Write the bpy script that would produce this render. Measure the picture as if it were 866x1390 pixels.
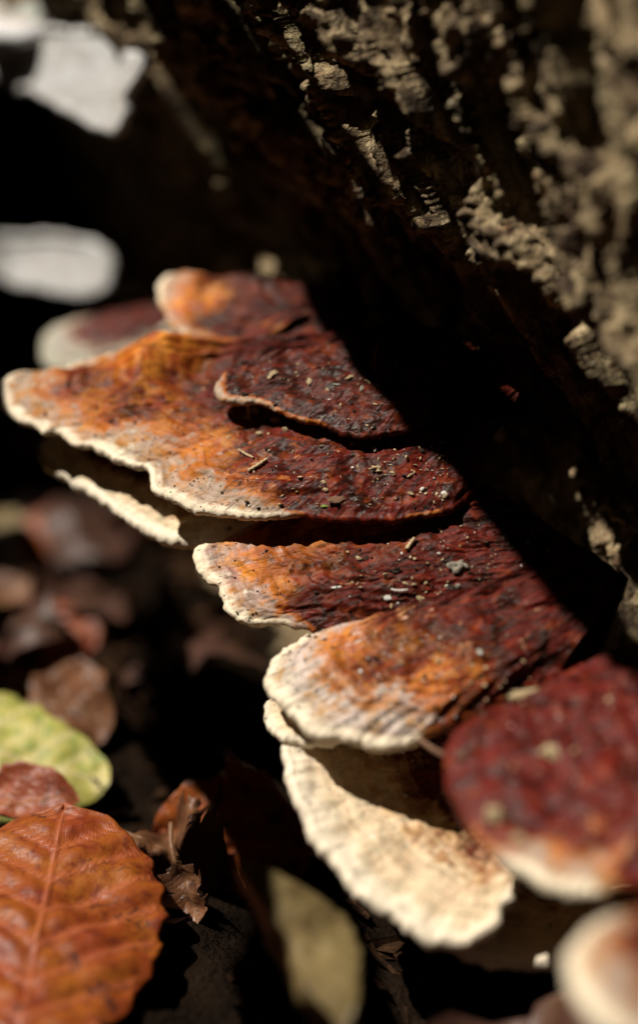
import bpy, bmesh, math, random
import numpy as np
from mathutils import Vector, Matrix
R = math.radians
rng = np.random.default_rng(7)
random.seed(7)
sc = bpy.context.scene
for o in list(bpy.data.objects):
    bpy.data.objects.remove(o)
COL = sc.collection

# ------------------------------------------------------------------ camera
PITCH, CAM_H, FOCUS = R(25), 0.30, 0.469
cam_d = bpy.data.cameras.new('camera')
cam = bpy.data.objects.new('camera', cam_d); COL.objects.link(cam)
cam.location = (0, 0, CAM_H)
cam.rotation_euler = (R(90) - PITCH, 0, 0)
cam_d.sensor_fit = 'VERTICAL'; cam_d.sensor_height = 38.5; cam_d.lens = 65
cam_d.clip_start = 0.02; cam_d.clip_end = 600
cam_d.dof.use_dof = True; cam_d.dof.focus_distance = FOCUS; cam_d.dof.aperture_fstop = 2.8
cam_d.dof.aperture_blades = 0
sc.camera = cam

# ------------------------------------------------------------------ sky and sun
SUN = Vector((-0.46, 0.0, 0.885)).normalized()          # direction towards the sun
world = bpy.data.worlds.new('World'); sc.world = world; world.use_nodes = True
wn = world.node_tree.nodes; wl = world.node_tree.links
sky = wn.new('ShaderNodeTexSky'); sky.sky_type = 'NISHITA'; sky.sun_disc = False
sky.sun_elevation = math.asin(SUN.z); sky.sun_rotation = math.atan2(SUN.x, SUN.y)
wl.new(sky.outputs[0], wn['Background'].inputs[0]); wn['Background'].inputs[1].default_value = 0.05
sun_d = bpy.data.lights.new('sun', 'SUN'); sun_d.energy = 5.0; sun_d.angle = R(0.55); sun_d.color = (1, 0.93, 0.82)
sun = bpy.data.objects.new('sun', sun_d); COL.objects.link(sun)
sun.rotation_euler = SUN.to_track_quat('Z', 'Y').to_euler(); sun.location = SUN * 3
sc.view_settings.view_transform = 'Standard'; sc.view_settings.look = 'None'
sc.view_settings.exposure = 0.3; sc.view_settings.gamma = 1.0
sc.cycles.use_denoising = True
sc.cycles.max_bounces = 6

# ------------------------------------------------------------------ helpers
FWD = np.array([0, math.cos(PITCH), -math.sin(PITCH)]); UPV = np.array([0, math.sin(PITCH), math.cos(PITCH)])
RGT = np.array([1., 0, 0]); CAMP = np.array([0, 0, CAM_H]); PX = 38.5 / 65 / 1390
def ray(px, py):
    return FWD + RGT * ((px - 433) * PX) + UPV * ((695 - py) * PX)
def at(px, py, d):
    return CAMP + ray(px, py) * d
def on_plane(px, py, p0, n):
    r = ray(px, py); return CAMP + r * (np.dot(p0 - CAMP, n) / np.dot(r, n))
def unit(v):
    v = np.asarray(v, float); return v / np.linalg.norm(v)

_perm = np.random.default_rng(3).permutation(256); _perm = np.concatenate([_perm, _perm, _perm])
_g = np.random.default_rng(5).normal(size=(256, 3)); _g /= np.linalg.norm(_g, axis=1)[:, None]
def perlin(p):
    p = np.asarray(p, float); i = np.floor(p).astype(int); f = p - i; i &= 255
    u = f * f * f * (f * (f * 6 - 15) + 10); out = 0
    for dx in (0, 1):
        wx = u[..., 0] if dx else 1 - u[..., 0]
        for dy in (0, 1):
            wy = u[..., 1] if dy else 1 - u[..., 1]
            for dz in (0, 1):
                wz = u[..., 2] if dz else 1 - u[..., 2]
                h = _perm[_perm[_perm[i[..., 0] + dx] + i[..., 1] + dy] + i[..., 2] + dz]
                g = _g[h]
                out = out + wx * wy * wz * (g[..., 0] * (f[..., 0] - dx) + g[..., 1] * (f[..., 1] - dy) + g[..., 2] * (f[..., 2] - dz))
    return out * 1.5
def fbm(p, oct=4, gain=.5):
    a, s, o = 1., 1., 0
    for k in range(oct):
        o = o + a * perlin(p * s + k * 17.3); a *= gain; s *= 2.03
    return o
def sstep(a, b, x):
    t = np.clip((x - a) / (b - a), 0, 1); return t * t * (3 - 2 * t)
def catmull(pts, n, closed=False):
    P = np.asarray(pts, float)
    if closed: Q = np.vstack([P[-1], P, P[0], P[1]])
    else: Q = np.vstack([2 * P[0] - P[1], P, 2 * P[-1] - P[-2]])
    seg = len(Q) - 3; out = []
    for k in range(seg):
        p0, p1, p2, p3 = Q[k:k + 4]; t = np.linspace(0, 1, 60, endpoint=False)[:, None]
        out.append(.5 * (2 * p1 + (p2 - p0) * t + (2 * p0 - 5 * p1 + 4 * p2 - p3) * t ** 2 + (3 * p1 - p0 - 3 * p2 + p3) * t ** 3))
    out.append(Q[-2][None]); C = np.vstack(out)
    L = np.concatenate([[0], np.cumsum(np.linalg.norm(np.diff(C[:, :3], axis=0), axis=1))])
    if n is None: return C, L
    s = np.linspace(0, L[-1], n)
    return np.stack([np.interp(s, L, C[:, k]) for k in range(C.shape[1])], 1)
def grid_faces(a, b, wrap=False, flip=False):
    i, j = np.meshgrid(np.arange(a if wrap else a - 1), np.arange(b - 1), indexing='ij')
    i2 = (i + 1) % a
    f = np.stack([i * b + j, i2 * b + j, i2 * b + j + 1, i * b + j + 1], -1).reshape(-1, 4)
    return f[:, ::-1] if flip else f
def mesh_np(name, V, F, mats, smooth=True, attrs=None):
    me = bpy.data.meshes.new(name)
    V = np.asarray(V, np.float32).reshape(-1, 3); F = np.asarray(F, np.int32)
    k = F.shape[1]
    me.vertices.add(len(V)); me.vertices.foreach_set('co', V.ravel())
    me.loops.add(F.size); me.loops.foreach_set('vertex_index', F.ravel())
    me.polygons.add(len(F)); me.polygons.foreach_set('loop_start', np.arange(0, F.size, k, dtype=np.int32))
    me.update(calc_edges=True); me.validate()
    me.polygons.foreach_set('use_smooth', np.full(len(me.polygons), smooth))
    for an, av in (attrs or {}).items():
        at_ = me.attributes.new(an, 'FLOAT', 'POINT'); at_.data.foreach_set('value', np.asarray(av, np.float32).ravel())
    me.materials.append(mats)
    return me
def obj(name, me, parent=None):
    o = bpy.data.objects.new(name, me); COL.objects.link(o)
    if parent is not None:
        o.parent = parent; o.matrix_parent_inverse = Matrix.Translation(-parent.location) if not parent.parent else Matrix.Translation(-parent.matrix_world.translation)
    return o
def thing(name, label, cat, loc, group=None):
    o = bpy.data.objects.new(name, None); COL.objects.link(o); o.location = tuple(float(v) for v in loc); o.empty_display_size = .02
    o['label'] = label; o['category'] = cat
    if group: o['group'] = group
    return o
def tag(o, label=None, cat=None, group=None, kind=None):
    if label: o['label'] = label
    if cat: o['category'] = cat
    if group: o['group'] = group
    if kind: o['kind'] = kind
    return o

# ------------------------------------------------------------------ materials
class NT:
    def __init__(s, name):
        s.m = bpy.data.materials.new(name); s.m.use_nodes = True; s.t = s.m.node_tree
        s.b = s.t.nodes['Principled BSDF']; s.out = s.t.nodes['Material Output']
        s.co = s.t.nodes.new('ShaderNodeTexCoord').outputs['Object']
    def n(s, kind, **kw):
        x = s.t.nodes.new(kind)
        for k, v in kw.items(): setattr(x, k, v)
        return x
    def link(s, a, b): s.t.links.new(a, b)
    def noise(s, scale, detail=4, rough=.55, vec=None, dist=0):
        x = s.n('ShaderNodeTexNoise'); x.inputs['Scale'].default_value = scale; x.inputs['Detail'].default_value = detail
        x.inputs['Roughness'].default_value = rough; x.inputs['Distortion'].default_value = dist
        s.link(s.co if vec is None else vec, x.inputs['Vector']); return x.outputs['Fac']
    def voro(s, scale, vec=None, feature='F1', rand=1):
        x = s.n('ShaderNodeTexVoronoi', feature=feature); x.inputs['Scale'].default_value = scale; x.inputs['Randomness'].default_value = rand
        s.link(s.co if vec is None else vec, x.inputs['Vector']); return x.outputs['Distance']
    def ramp(s, fac, stops, interp='LINEAR'):
        x = s.n('ShaderNodeValToRGB'); x.color_ramp.interpolation = interp; e = x.color_ramp.elements
        while len(e) < len(stops): e.new(.5)
        for k, (p, c) in enumerate(stops):
            e[k].position = p; e[k].color = (*c, 1) if not np.isscalar(c) else (c, c, c, 1)
        s.link(fac, x.inputs[0]); return x.outputs[0]
    def math(s, op, a, b=None, c=None, clamp=False):
        x = s.n('ShaderNodeMath', operation=op, use_clamp=clamp)
        for k, v in enumerate((a, b, c)):
            if v is None: continue
            if isinstance(v, (int, float)): x.inputs[k].default_value = v
            else: s.link(v, x.inputs[k])
        return x.outputs[0]
    def mix(s, f, a, b, mode='MIX'):
        x = s.n('ShaderNodeMix', data_type='RGBA', blend_type=mode)
        for sock, v in ((x.inputs[0], f), (x.inputs[6], a), (x.inputs[7], b)):
            if isinstance(v, (int, float)): sock.default_value = v
            elif isinstance(v, tuple): sock.default_value = (*v, 1)
            else: s.link(v, sock)
        return x.outputs[2]
    def attr(s, name): return s.n('ShaderNodeAttribute', attribute_name=name).outputs['Fac']
    def combine(s, a, b, c):
        x = s.n('ShaderNodeCombineXYZ')
        for k, v in enumerate((a, b, c)):
            if isinstance(v, (int, float)): x.inputs[k].default_value = v
            else: s.link(v, x.inputs[k])
        return x.outputs[0]
    def bump(s, h, strength=.5, dist=.001, prev=None):
        x = s.n('ShaderNodeBump'); x.inputs['Strength'].default_value = strength; x.inputs['Distance'].default_value = dist
        s.link(h, x.inputs['Height'])
        if prev is not None: s.link(prev, x.inputs['Normal'])
        return x.outputs[0]
    def done(s, col, rough=.8, normal=None, spec=.4):
        if isinstance(col, tuple): s.b.inputs['Base Color'].default_value = (*col, 1)
        else: s.link(col, s.b.inputs['Base Color'])
        if isinstance(rough, (int, float)): s.b.inputs['Roughness'].default_value = rough
        else: s.link(rough, s.b.inputs['Roughness'])
        s.b.inputs['Specular IOR Level'].default_value = spec
        if normal is not None: s.link(normal, s.b.inputs['Normal'])
        return s.m

def cap_material(name, cream=(.80, .69, .51), tan=(.34, .25, .18), orange=(.50, .155, .016), red=(.140, .012, .0055), dark=(.028, .0075, .0045), zone=1.0, speck=.5, seed=0., orange_amt=1.0, gloss=.33, spread=1.0):
    m = NT(name)
    q, e, s = m.attr('zone'), m.attr('edge'), m.attr('along')       # zone: distance from the margin in pale-band widths; edge, along: mm
    rad = m.combine(m.math('MULTIPLY', s, .42), m.math('MULTIPLY', e, .075), seed)        # stretched along the radius
    fib = m.combine(m.math('MULTIPLY', s, 1.6), m.math('MULTIPLY', e, .16), seed + 7)
    rings = m.combine(m.math('MULTIPLY', s, .05), m.math('MULTIPLY', e, .40), seed + 3)
    n_big = m.noise(70, 3); n_mid = m.noise(210, 5, .62, None, .5); n_fine = m.noise(1100, 4, .6); n_blot = m.noise(130, 4, .6, None, .8)
    n_rad = m.noise(1, 5, .62, rad, .8); n_ring = m.noise(1, 3, .5, rings); n_fib = m.noise(1, 3, .6, fib)
    d = m.math('ADD', m.math('MULTIPLY', m.math('SUBTRACT', n_mid, .5), 2.3), m.math('MULTIPLY', m.math('SUBTRACT', n_rad, .5), 1.5))
    d = m.math('ADD', d, m.math('MULTIPLY', m.math('SUBTRACT', n_big, .5), 2.0))
    d = m.math('ADD', d, m.math('MULTIPLY', m.math('SUBTRACT', n_ring, .5), 1.0))
    qq = m.math('MULTIPLY', m.math('MULTIPLY', q, zone), m.math('MAXIMUM', .15, m.math('ADD', 1.0, m.math('MULTIPLY', d, .85 * spread))))
    f = m.math('MULTIPLY', qq, .25, clamp=True)                         # 0..4 band widths
    z = lambda v: v / 4
    redmix = m.mix(m.ramp(n_rad, [(.38, 0.), (.60, 1.)]), dark, red)
    redmix = m.mix(m.ramp(n_blot, [(.36, .9), (.52, 0.)]), redmix, (dark[0] * .55, dark[1] * .9, dark[2] * .9))
    redmix = m.mix(m.math('MULTIPLY', m.ramp(n_mid, [(.55, 0.), (.70, 1.)]), .6 * orange_amt), redmix, (.30, .055, .012))
    redmix = m.mix(m.math('MULTIPLY', m.ramp(n_fib, [(.56, 0.), (.70, 1.)]), .5), redmix, (.020, .008, .006))
    grey = m.mix(m.ramp(n_ring, [(.40, 0.), (.60, 1.)]), tan, (tan[0] * 1.3, tan[1] * 1.25, tan[2] * 1.3))
    grey = m.mix(m.ramp(n_mid, [(.48, 0.), (.64, .9)]), grey, (orange[0] * .9, orange[1] * 1.2, orange[2] * 1.8))
    grey = m.mix(m.math('MULTIPLY', m.ramp(n_fib, [(.52, 0.), (.66, 1.)]), .45), grey, (tan[0] * .45, tan[1] * .36, tan[2] * .3))
    col = m.mix(m.ramp(f, [(z(.15), 0.), (z(.40), 1.)]), cream, grey)
    col = m.mix(m.ramp(f, [(z(.85), 0.), (z(1.30), .95 * orange_amt)]), col, m.mix(m.ramp(n_rad, [(.38, 0.), (.62, 1.)]), (orange[0] * .62, orange[1] * .42, orange[2] * .5), orange))
    col = m.mix(m.ramp(f, [(z(1.25), 0.), (z(1.95), 1.)]), col, redmix)
    amb = m.math('MULTIPLY', m.attr('amber'), m.ramp(m.math('ADD', m.math('MULTIPLY', n_mid, .5), m.math('MULTIPLY', n_rad, .5)), [(.37, .0), (.51, 1.)]))
    col = m.mix(amb, col, m.mix(m.ramp(n_mid, [(.42, 0.), (.62, 1.)]), (.46, .085, .010), (.74, .29, .035)))
    # dark pits and pale dust, each with a shape of its own
    col = m.mix(m.ramp(m.noise(620, 2, .5), [(.66, 0.), (.71, .8)]), col, (.028, .013, .009))
    col = m.mix(m.math('MULTIPLY', m.ramp(m.noise(480, 3, .6), [(.69, 0.), (.74, 1.)]), speck * .5), col, (.50, .42, .32))
    band = m.combine(m.math('MULTIPLY', s, .03), m.math('MULTIPLY', e, .75), seed + 13)
    col = m.mix(m.ramp(m.noise(1, 2, .5, band), [(.36, .42), (.52, 0.)]), col, m.mix(1., col, (.42, .36, .36), 'MULTIPLY'))
    h = m.math('ADD', m.math('MULTIPLY', n_rad, .5), m.math('ADD', m.math('MULTIPLY', n_mid, .5), m.math('MULTIPLY', n_fine, .22)))
    h = m.math('ADD', h, m.math('MULTIPLY', n_fib, .25))
    nrm = m.bump(h, .6, .0010)
    rough = m.ramp(n_blot, [(.35, gloss - .10), (.65, gloss + .22)])
    return m.done(col, rough, nrm, .13)

def pore_material(name, col=(.72, .64, .52), scale=900):
    m = NT(name)
    v = m.voro(scale); n = m.noise(160, 4)
    c = m.mix(m.ramp(n, [(.35, 0.), (.7, 1.)]), (col[0] * .8, col[1] * .76, col[2] * .7), col)
    c = m.mix(m.ramp(v, [(.12, .75), (.4, 0.)]), c, (col[0] * .45, col[1] * .36, col[2] * .28))
    return m.done(c, .9, m.bump(v, .8, .0012), .2)

def simple_mat(name, c1, c2, scale=400, rough=.85, bump=.5, spec=.3, c3=None):
    m = NT(name); n = m.noise(scale, 5, .6); n2 = m.noise(scale * 3.1, 3)
    c = m.mix(m.ramp(n, [(.35, 0.), (.65, 1.)]), c1, c2)
    if c3: c = m.mix(m.ramp(n2, [(.55, 0.), (.68, 1.)]), c, c3)
    return m.done(c, rough, m.bump(n2, bump, .0008), spec)

def bark_material():
    m = NT('bark')
    mp = m.n('ShaderNodeMapping'); mp.inputs['Scale'].default_value = (1, 1, .45); mp.inputs['Rotation'].default_value = (0, .3, 0); m.link(m.co, mp.inputs[0])
    v = mp.outputs[0]
    n1 = m.noise(60, 5, .6, v, .5); n2 = m.noise(190, 5, .62, v); n3 = m.noise(800, 4, .6); n4 = m.noise(26, 3); n5 = m.noise(320, 4, .6)
    c = m.mix(m.ramp(n1, [(.42, 0.), (.58, 1.)]), (.055, .033, .020), (.28, .200, .110))
    c = m.mix(m.ramp(n2, [(.47, 0.), (.62, .85)]), c, (.50, .385, .22))
    c = m.mix(m.ramp(n4, [(.50, 0.), (.66, .5)]), c, (.17, .165, .08))
    c = m.mix(m.ramp(n5, [(.52, 0.), (.64, .8)]), c, (.060, .036, .024))
    c = m.mix(m.ramp(n3, [(.58, 0.), (.70, .6)]), c, (.50, .43, .31))
    c = m.mix(m.ramp(m.noise(120, 3), [(.64, 0.), (.74, .7)]), c, (.20, .08, .04))
    h = m.math('ADD', n2, m.math('MULTIPLY', m.math('ADD', n3, n5), .6))
    return m.done(c, .92, m.bump(h, .9, .0022), .25)

def soil_material():
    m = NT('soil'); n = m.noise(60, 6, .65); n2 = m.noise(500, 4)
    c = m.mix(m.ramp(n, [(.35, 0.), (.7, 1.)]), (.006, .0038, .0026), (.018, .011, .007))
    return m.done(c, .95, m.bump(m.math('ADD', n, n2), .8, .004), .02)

def leaf_material(name, c1, c2, c3, spots=(.03, .012, .01), spot=.6, vein=(.45, .2, .06), rough=.45, trans=.25, vamt=.6):
    m = NT(name)
    n = m.noise(75, 4, .6); n2 = m.noise(260, 4, .6); n3 = m.noise(120, 5, .65, None, .4); v = m.attr('vein')
    c = m.mix(m.ramp(n, [(.38, 0.), (.62, 1.)]), c1, c2)
    c = m.mix(m.ramp(n2, [(.48, 0.), (.66, .8)]), c, c3)
    c = m.mix(m.math('MULTIPLY', v, vamt), c, vein)
    c = m.mix(m.math('MULTIPLY', m.ramp(n3, [(.58, 0.), (.66, 1.)]), spot), c, spots)
    net = m.voro(750, None, 'DISTANCE_TO_EDGE')
    nr = m.bump(m.math('ADD', m.math('ADD', n2, m.math('MULTIPLY', v, 1.2)), m.math('MULTIPLY', m.ramp(net, [(0., 1.), (.12, 0.)]), .06)), .6, .0007)
    m.done(c, rough, nr, .45)
    tr = m.n('ShaderNodeBsdfTranslucent'); m.link(c, tr.inputs[0])
    mx = m.n('ShaderNodeMixShader'); mx.inputs[0].default_value = trans
    m.link(m.b.outputs[0], mx.inputs[1]); m.link(tr.outputs[0], mx.inputs[2]); m.link(mx.outputs[0], m.out.inputs[0])
    return m.m

M_BARK = bark_material(); M_SOIL = soil_material()
M_PORE = pore_material('pore_cream'); M_PORE_W = pore_material('pore_white', (.86, .87, .89), 1500)

# ------------------------------------------------------------------ ground
def axis(lo, hi, fine, far):
    a = list(np.arange(lo, hi, fine)); d = fine
    x = hi
    while x < far: a.append(x); d *= 1.35; x += d
    d, x = fine * 1.35, lo - fine
    while x > -far: a.insert(0, x); d *= 1.35; x -= d
    return np.array(a)
def ground_z(x, y):
    p = np.stack([x, y, 0 * x], -1)
    return -.006 + .012 * fbm(p * 9, 3) + .006 * fbm(p * 40, 3) + .04 * perlin(p * 1.3) * sstep(.6, 2, np.hypot(x, y - .4))
gx, gy = axis(-.45, .45, .006, 250), axis(.15, .95, .006, 250)
X, Y = np.meshgrid(gx, gy, indexing='ij')
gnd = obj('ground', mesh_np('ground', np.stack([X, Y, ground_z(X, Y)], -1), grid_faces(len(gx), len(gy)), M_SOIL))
tag(gnd, kind='structure')

# ------------------------------------------------------------------ unseen leaf canopy added to keep sky light off, gap shaped for the sun
M_CANOPY = simple_mat('canopy_leaves', (.035, .05, .015), (.09, .06, .02), 6, .7, .2)
def leaf_canopy():
    nleaf = 90000
    el = np.arcsin(rng.random(nleaf) ** .9); az = rng.random(nleaf) * 2 * math.pi; rr = 2.0 + 2.6 * rng.random(nleaf)
    c = np.stack([np.cos(el) * np.cos(az) * rr, .45 + np.cos(el) * np.sin(az) * rr, .05 + np.sin(el) * rr], -1)
    rel = c - np.array([0., .45, .1]); Ln = np.array(SUN); e2 = c @ np.array([.885, 0, .46])
    c = c[((c[:, 1] - .47) / .29) ** 2 + ((e2 - .05) / .23) ** 2 > 1]; k = len(c)
    a = rng.normal(size=(k, 3)); a /= np.linalg.norm(a, axis=1)[:, None]
    b = np.cross(a, rng.normal(size=(k, 3))); b /= np.linalg.norm(b, axis=1)[:, None]; n = np.cross(a, b)
    sz = (.07 + .06 * rng.random(k))[:, None]
    q = np.stack([c - a * sz, c + b * sz * .62 + n * sz * .15, c + a * sz, c - b * sz * .62 + n * sz * .15], 1)
    o = obj('sky_block_canopy', mesh_np('sky_block_canopy', q.reshape(-1, 3), np.arange(4 * k).reshape(-1, 4), M_CANOPY, smooth=False))
    tag(o, 'unseen leaf canopy added to keep the sky light off', 'foliage', kind='stuff')
leaf_canopy()

# ------------------------------------------------------------------ tree trunk
PLAN = [(.16, .12), (.130, .27), (.098, .355), (.066, .412), (.017, .465), (-.035, .54), (-.082, .62), (-.120, .70), (-.140, .80), (-.12, .94), (-.02, 1.10), (.22, 1.2), (.62, 1.1), (.82, .8), (.78, .45), (.58, .18), (.33, .06)]
PC, PL = catmull(PLAN, None, True)
def plan_at(l):
    l = np.asarray(l) % PL[-1]; e = .004
    g = lambda q: np.stack([np.interp(q % PL[-1], PL, PC[:, 0]), np.interp(q % PL[-1], PL, PC[:, 1])], -1)
    p = g(l); h = g(l + e) - g(l - e); h /= np.linalg.norm(h, axis=-1)[..., None]
    return p, np.stack([-h[..., 1], h[..., 0]], -1)
vis0, vis1 = .12, .86                                     # arc lengths of the side in view
lv = np.concatenate([np.arange(vis0, .56, .0008), np.arange(.56, vis1, .0014), np.linspace(vis1, PL[-1] + vis0, 160)[:-1]])
zv = np.concatenate([np.linspace(-.08, 0, 12)[:-1], np.arange(0, .08, .0016), np.arange(.08, .30, .0008), np.geomspace(.30, 2.6, 70)[1:]])
LL, ZZ = np.meshgrid(lv, zv, indexing='ij')
P2, N2 = plan_at(LL)
zb = np.interp(LL, [.10, .227, .30, .378, .46, .60, .86], [.08, .118, .160, .182, .190, .19, .19])      # lower edge of the bulge
below = np.maximum(zb - ZZ, 0); above = np.clip(ZZ - zb, 0, .22)
under = .040 * (1 - np.exp(-below * .62 / .040))
over = np.interp(LL, [.12, .24, .32, .37, .44, .60, .86], [-.10, -.10, .02, .14, .26, .30, .32]) * above      # the trunk leans out over its foot
flare = .02 * np.exp(-np.maximum(ZZ, -.05) / .02)
taper = -.16 * sstep(.45, 2.6, ZZ)
gl = LL - .45 * ZZ; LZ = 0 * LL
w1 = perlin(np.stack([gl * 50, ZZ * 35, LZ], -1)) * .005; w2 = perlin(np.stack([gl * 50, ZZ * 35, LZ + 40], -1)) * .012
wall = lambda fl, fz, k: np.stack([(gl + w1) * fl, (ZZ + w2) * fz, LZ + k], -1)         # bark runs up the leaning trunk
big = fbm(wall(26, 9, 1.3), 2)
ridge = sstep(-.10, .38, fbm(wall(72, 20, 5.1), 3))
chips = sstep(.10, .30, fbm(wall(120, 42, 9.7), 3))
flake = sstep(-.08, .10, fbm(wall(230, 70, 3.3), 2))
chunk = sstep(-.06, .08, fbm(wall(330, 130, 13.1), 2))
crumb = fbm(wall(470, 240, 21.), 2); grit = perlin(wall(950, 600, 31.))
rough_ = .35 + .65 * np.maximum(ridge, chips)
disp = .006 * big + (.0110 + .004 * sstep(.34, .26, LL)) * ridge + .0060 * chips + rough_ * (.0030 * flake + (.0024 - .0012 * sstep(.34, .26, LL)) * chunk + .0014 * crumb) + .0005 * grit
fade = .55 + .45 * sstep(-.04, .03, ZZ - zb)
off = -.010 - under + over + flare + taper + disp * fade
V = np.stack([P2[..., 0] + N2[..., 0] * off, P2[..., 1] + N2[..., 1] * off, ZZ], -1)
V[:, -1, :2] = V[:, -1, :2].mean(0) + (V[:, -1, :2] - V[:, -1, :2].mean(0)) * .02
trunk = thing('tree_trunk', 'thick fluted tree trunk with rough crumbling grey-brown bark behind the fungi', 'tree trunk', (.25, .65, 0))
bark = obj('bark', mesh_np('bark', V, grid_faces(len(lv), len(zv), True, True), M_BARK), trunk)
TV = V

# ------------------------------------------------------------------ unseen arching stem added to cast a shadow along the trunk
def sun_pt(y, e2, t): return np.array([.885 * e2 - .46 * t, y, .46 * e2 + .885 * t])
def tube_mesh(name, pts, rad, mat, k=6, vein=None):
    pts = np.asarray(pts, float); tg = np.gradient(pts, axis=0); tg /= np.linalg.norm(tg, axis=1)[:, None]
    ref = np.array([0.3, .2, .93]); a = np.cross(tg, ref); a /= np.linalg.norm(a, axis=1)[:, None]; b = np.cross(tg, a)
    an = np.linspace(0, 2 * math.pi, k, endpoint=False); rad = np.broadcast_to(rad, (len(pts),))
    V_ = pts[None] + (a[None] * np.cos(an)[:, None, None] + b[None] * np.sin(an)[:, None, None]) * rad[None, :, None]
    F = grid_faces(k, len(pts), True)
    return mesh_np(name, V_, F, mat, attrs={'vein': np.full(k * len(pts), vein)} if vein is not None else None)
M_TWIG = simple_mat('twig_bark', (.05, .035, .025), (.10, .075, .05), 120)
root_p = np.array([.62, -.95, -.03])
sap = thing('shadow_sapling', 'unseen arching stem added to shade the trunk and the ground', 'shadow_sapling', root_p)
ax = [(.05, .205, .47), (.2, .165, .44), (.30, .150, .42), (.33, .137, .42), (.36, .122, .42), (.39, .109, .42), (.42, .098, .42), (.455, .087, .42), (.50, .070, .42), (.56, .056, .42), (.64, .040, .43)]
pp = catmull([root_p, np.array([.50, -.72, .22]), np.array([.27, -.38, .44]), np.array([.08, -.12, .52])] + [sun_pt(*a) for a in ax], 300)
pp[:, 2] += .004 * perlin(pp * 22); pp[:, 0] += .004 * perlin(pp * 24 + 9)
obj('stem', tube_mesh('stem', pp, np.interp(pp[:, 1], [-.95, .05, .33, .40, .46, .50, .56, .64], [.022, .015, .0130, .0142, .0145, .011, .005, .0012]) * (1 + .42 * fbm(pp * 34, 3)), M_TWIG, 12), sap)
ax2 = [(.20, -.045, .33), (.27, -.024, .33), (.33, -.003, .33), (.37, -.006, .33), (.42, -.012, .33), (.445, -.029, .33), (.47, -.040, .33), (.50, -.041, .33), (.54, -.046, .34), (.575, -.052, .345), (.60, -.055, .35)]  # second stem, bent to shade the ground left of the brackets
pp = catmull([np.array([.08, -.12, .52]), np.array([-.10, .02, .42])] + [sun_pt(*a) for a in ax2], 120)
obj('shade_stem', tube_mesh('shade_stem', pp, np.interp(pp[:, 1], [-.12, .2, .32, .37, .42, .5, .54, .575, .60], [.011, .012, .0165, .0165, .0115, .0120, .010, .004, .001]) * (1 + .1 * perlin(pp * 40)), M_TWIG, 10), sap)

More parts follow.
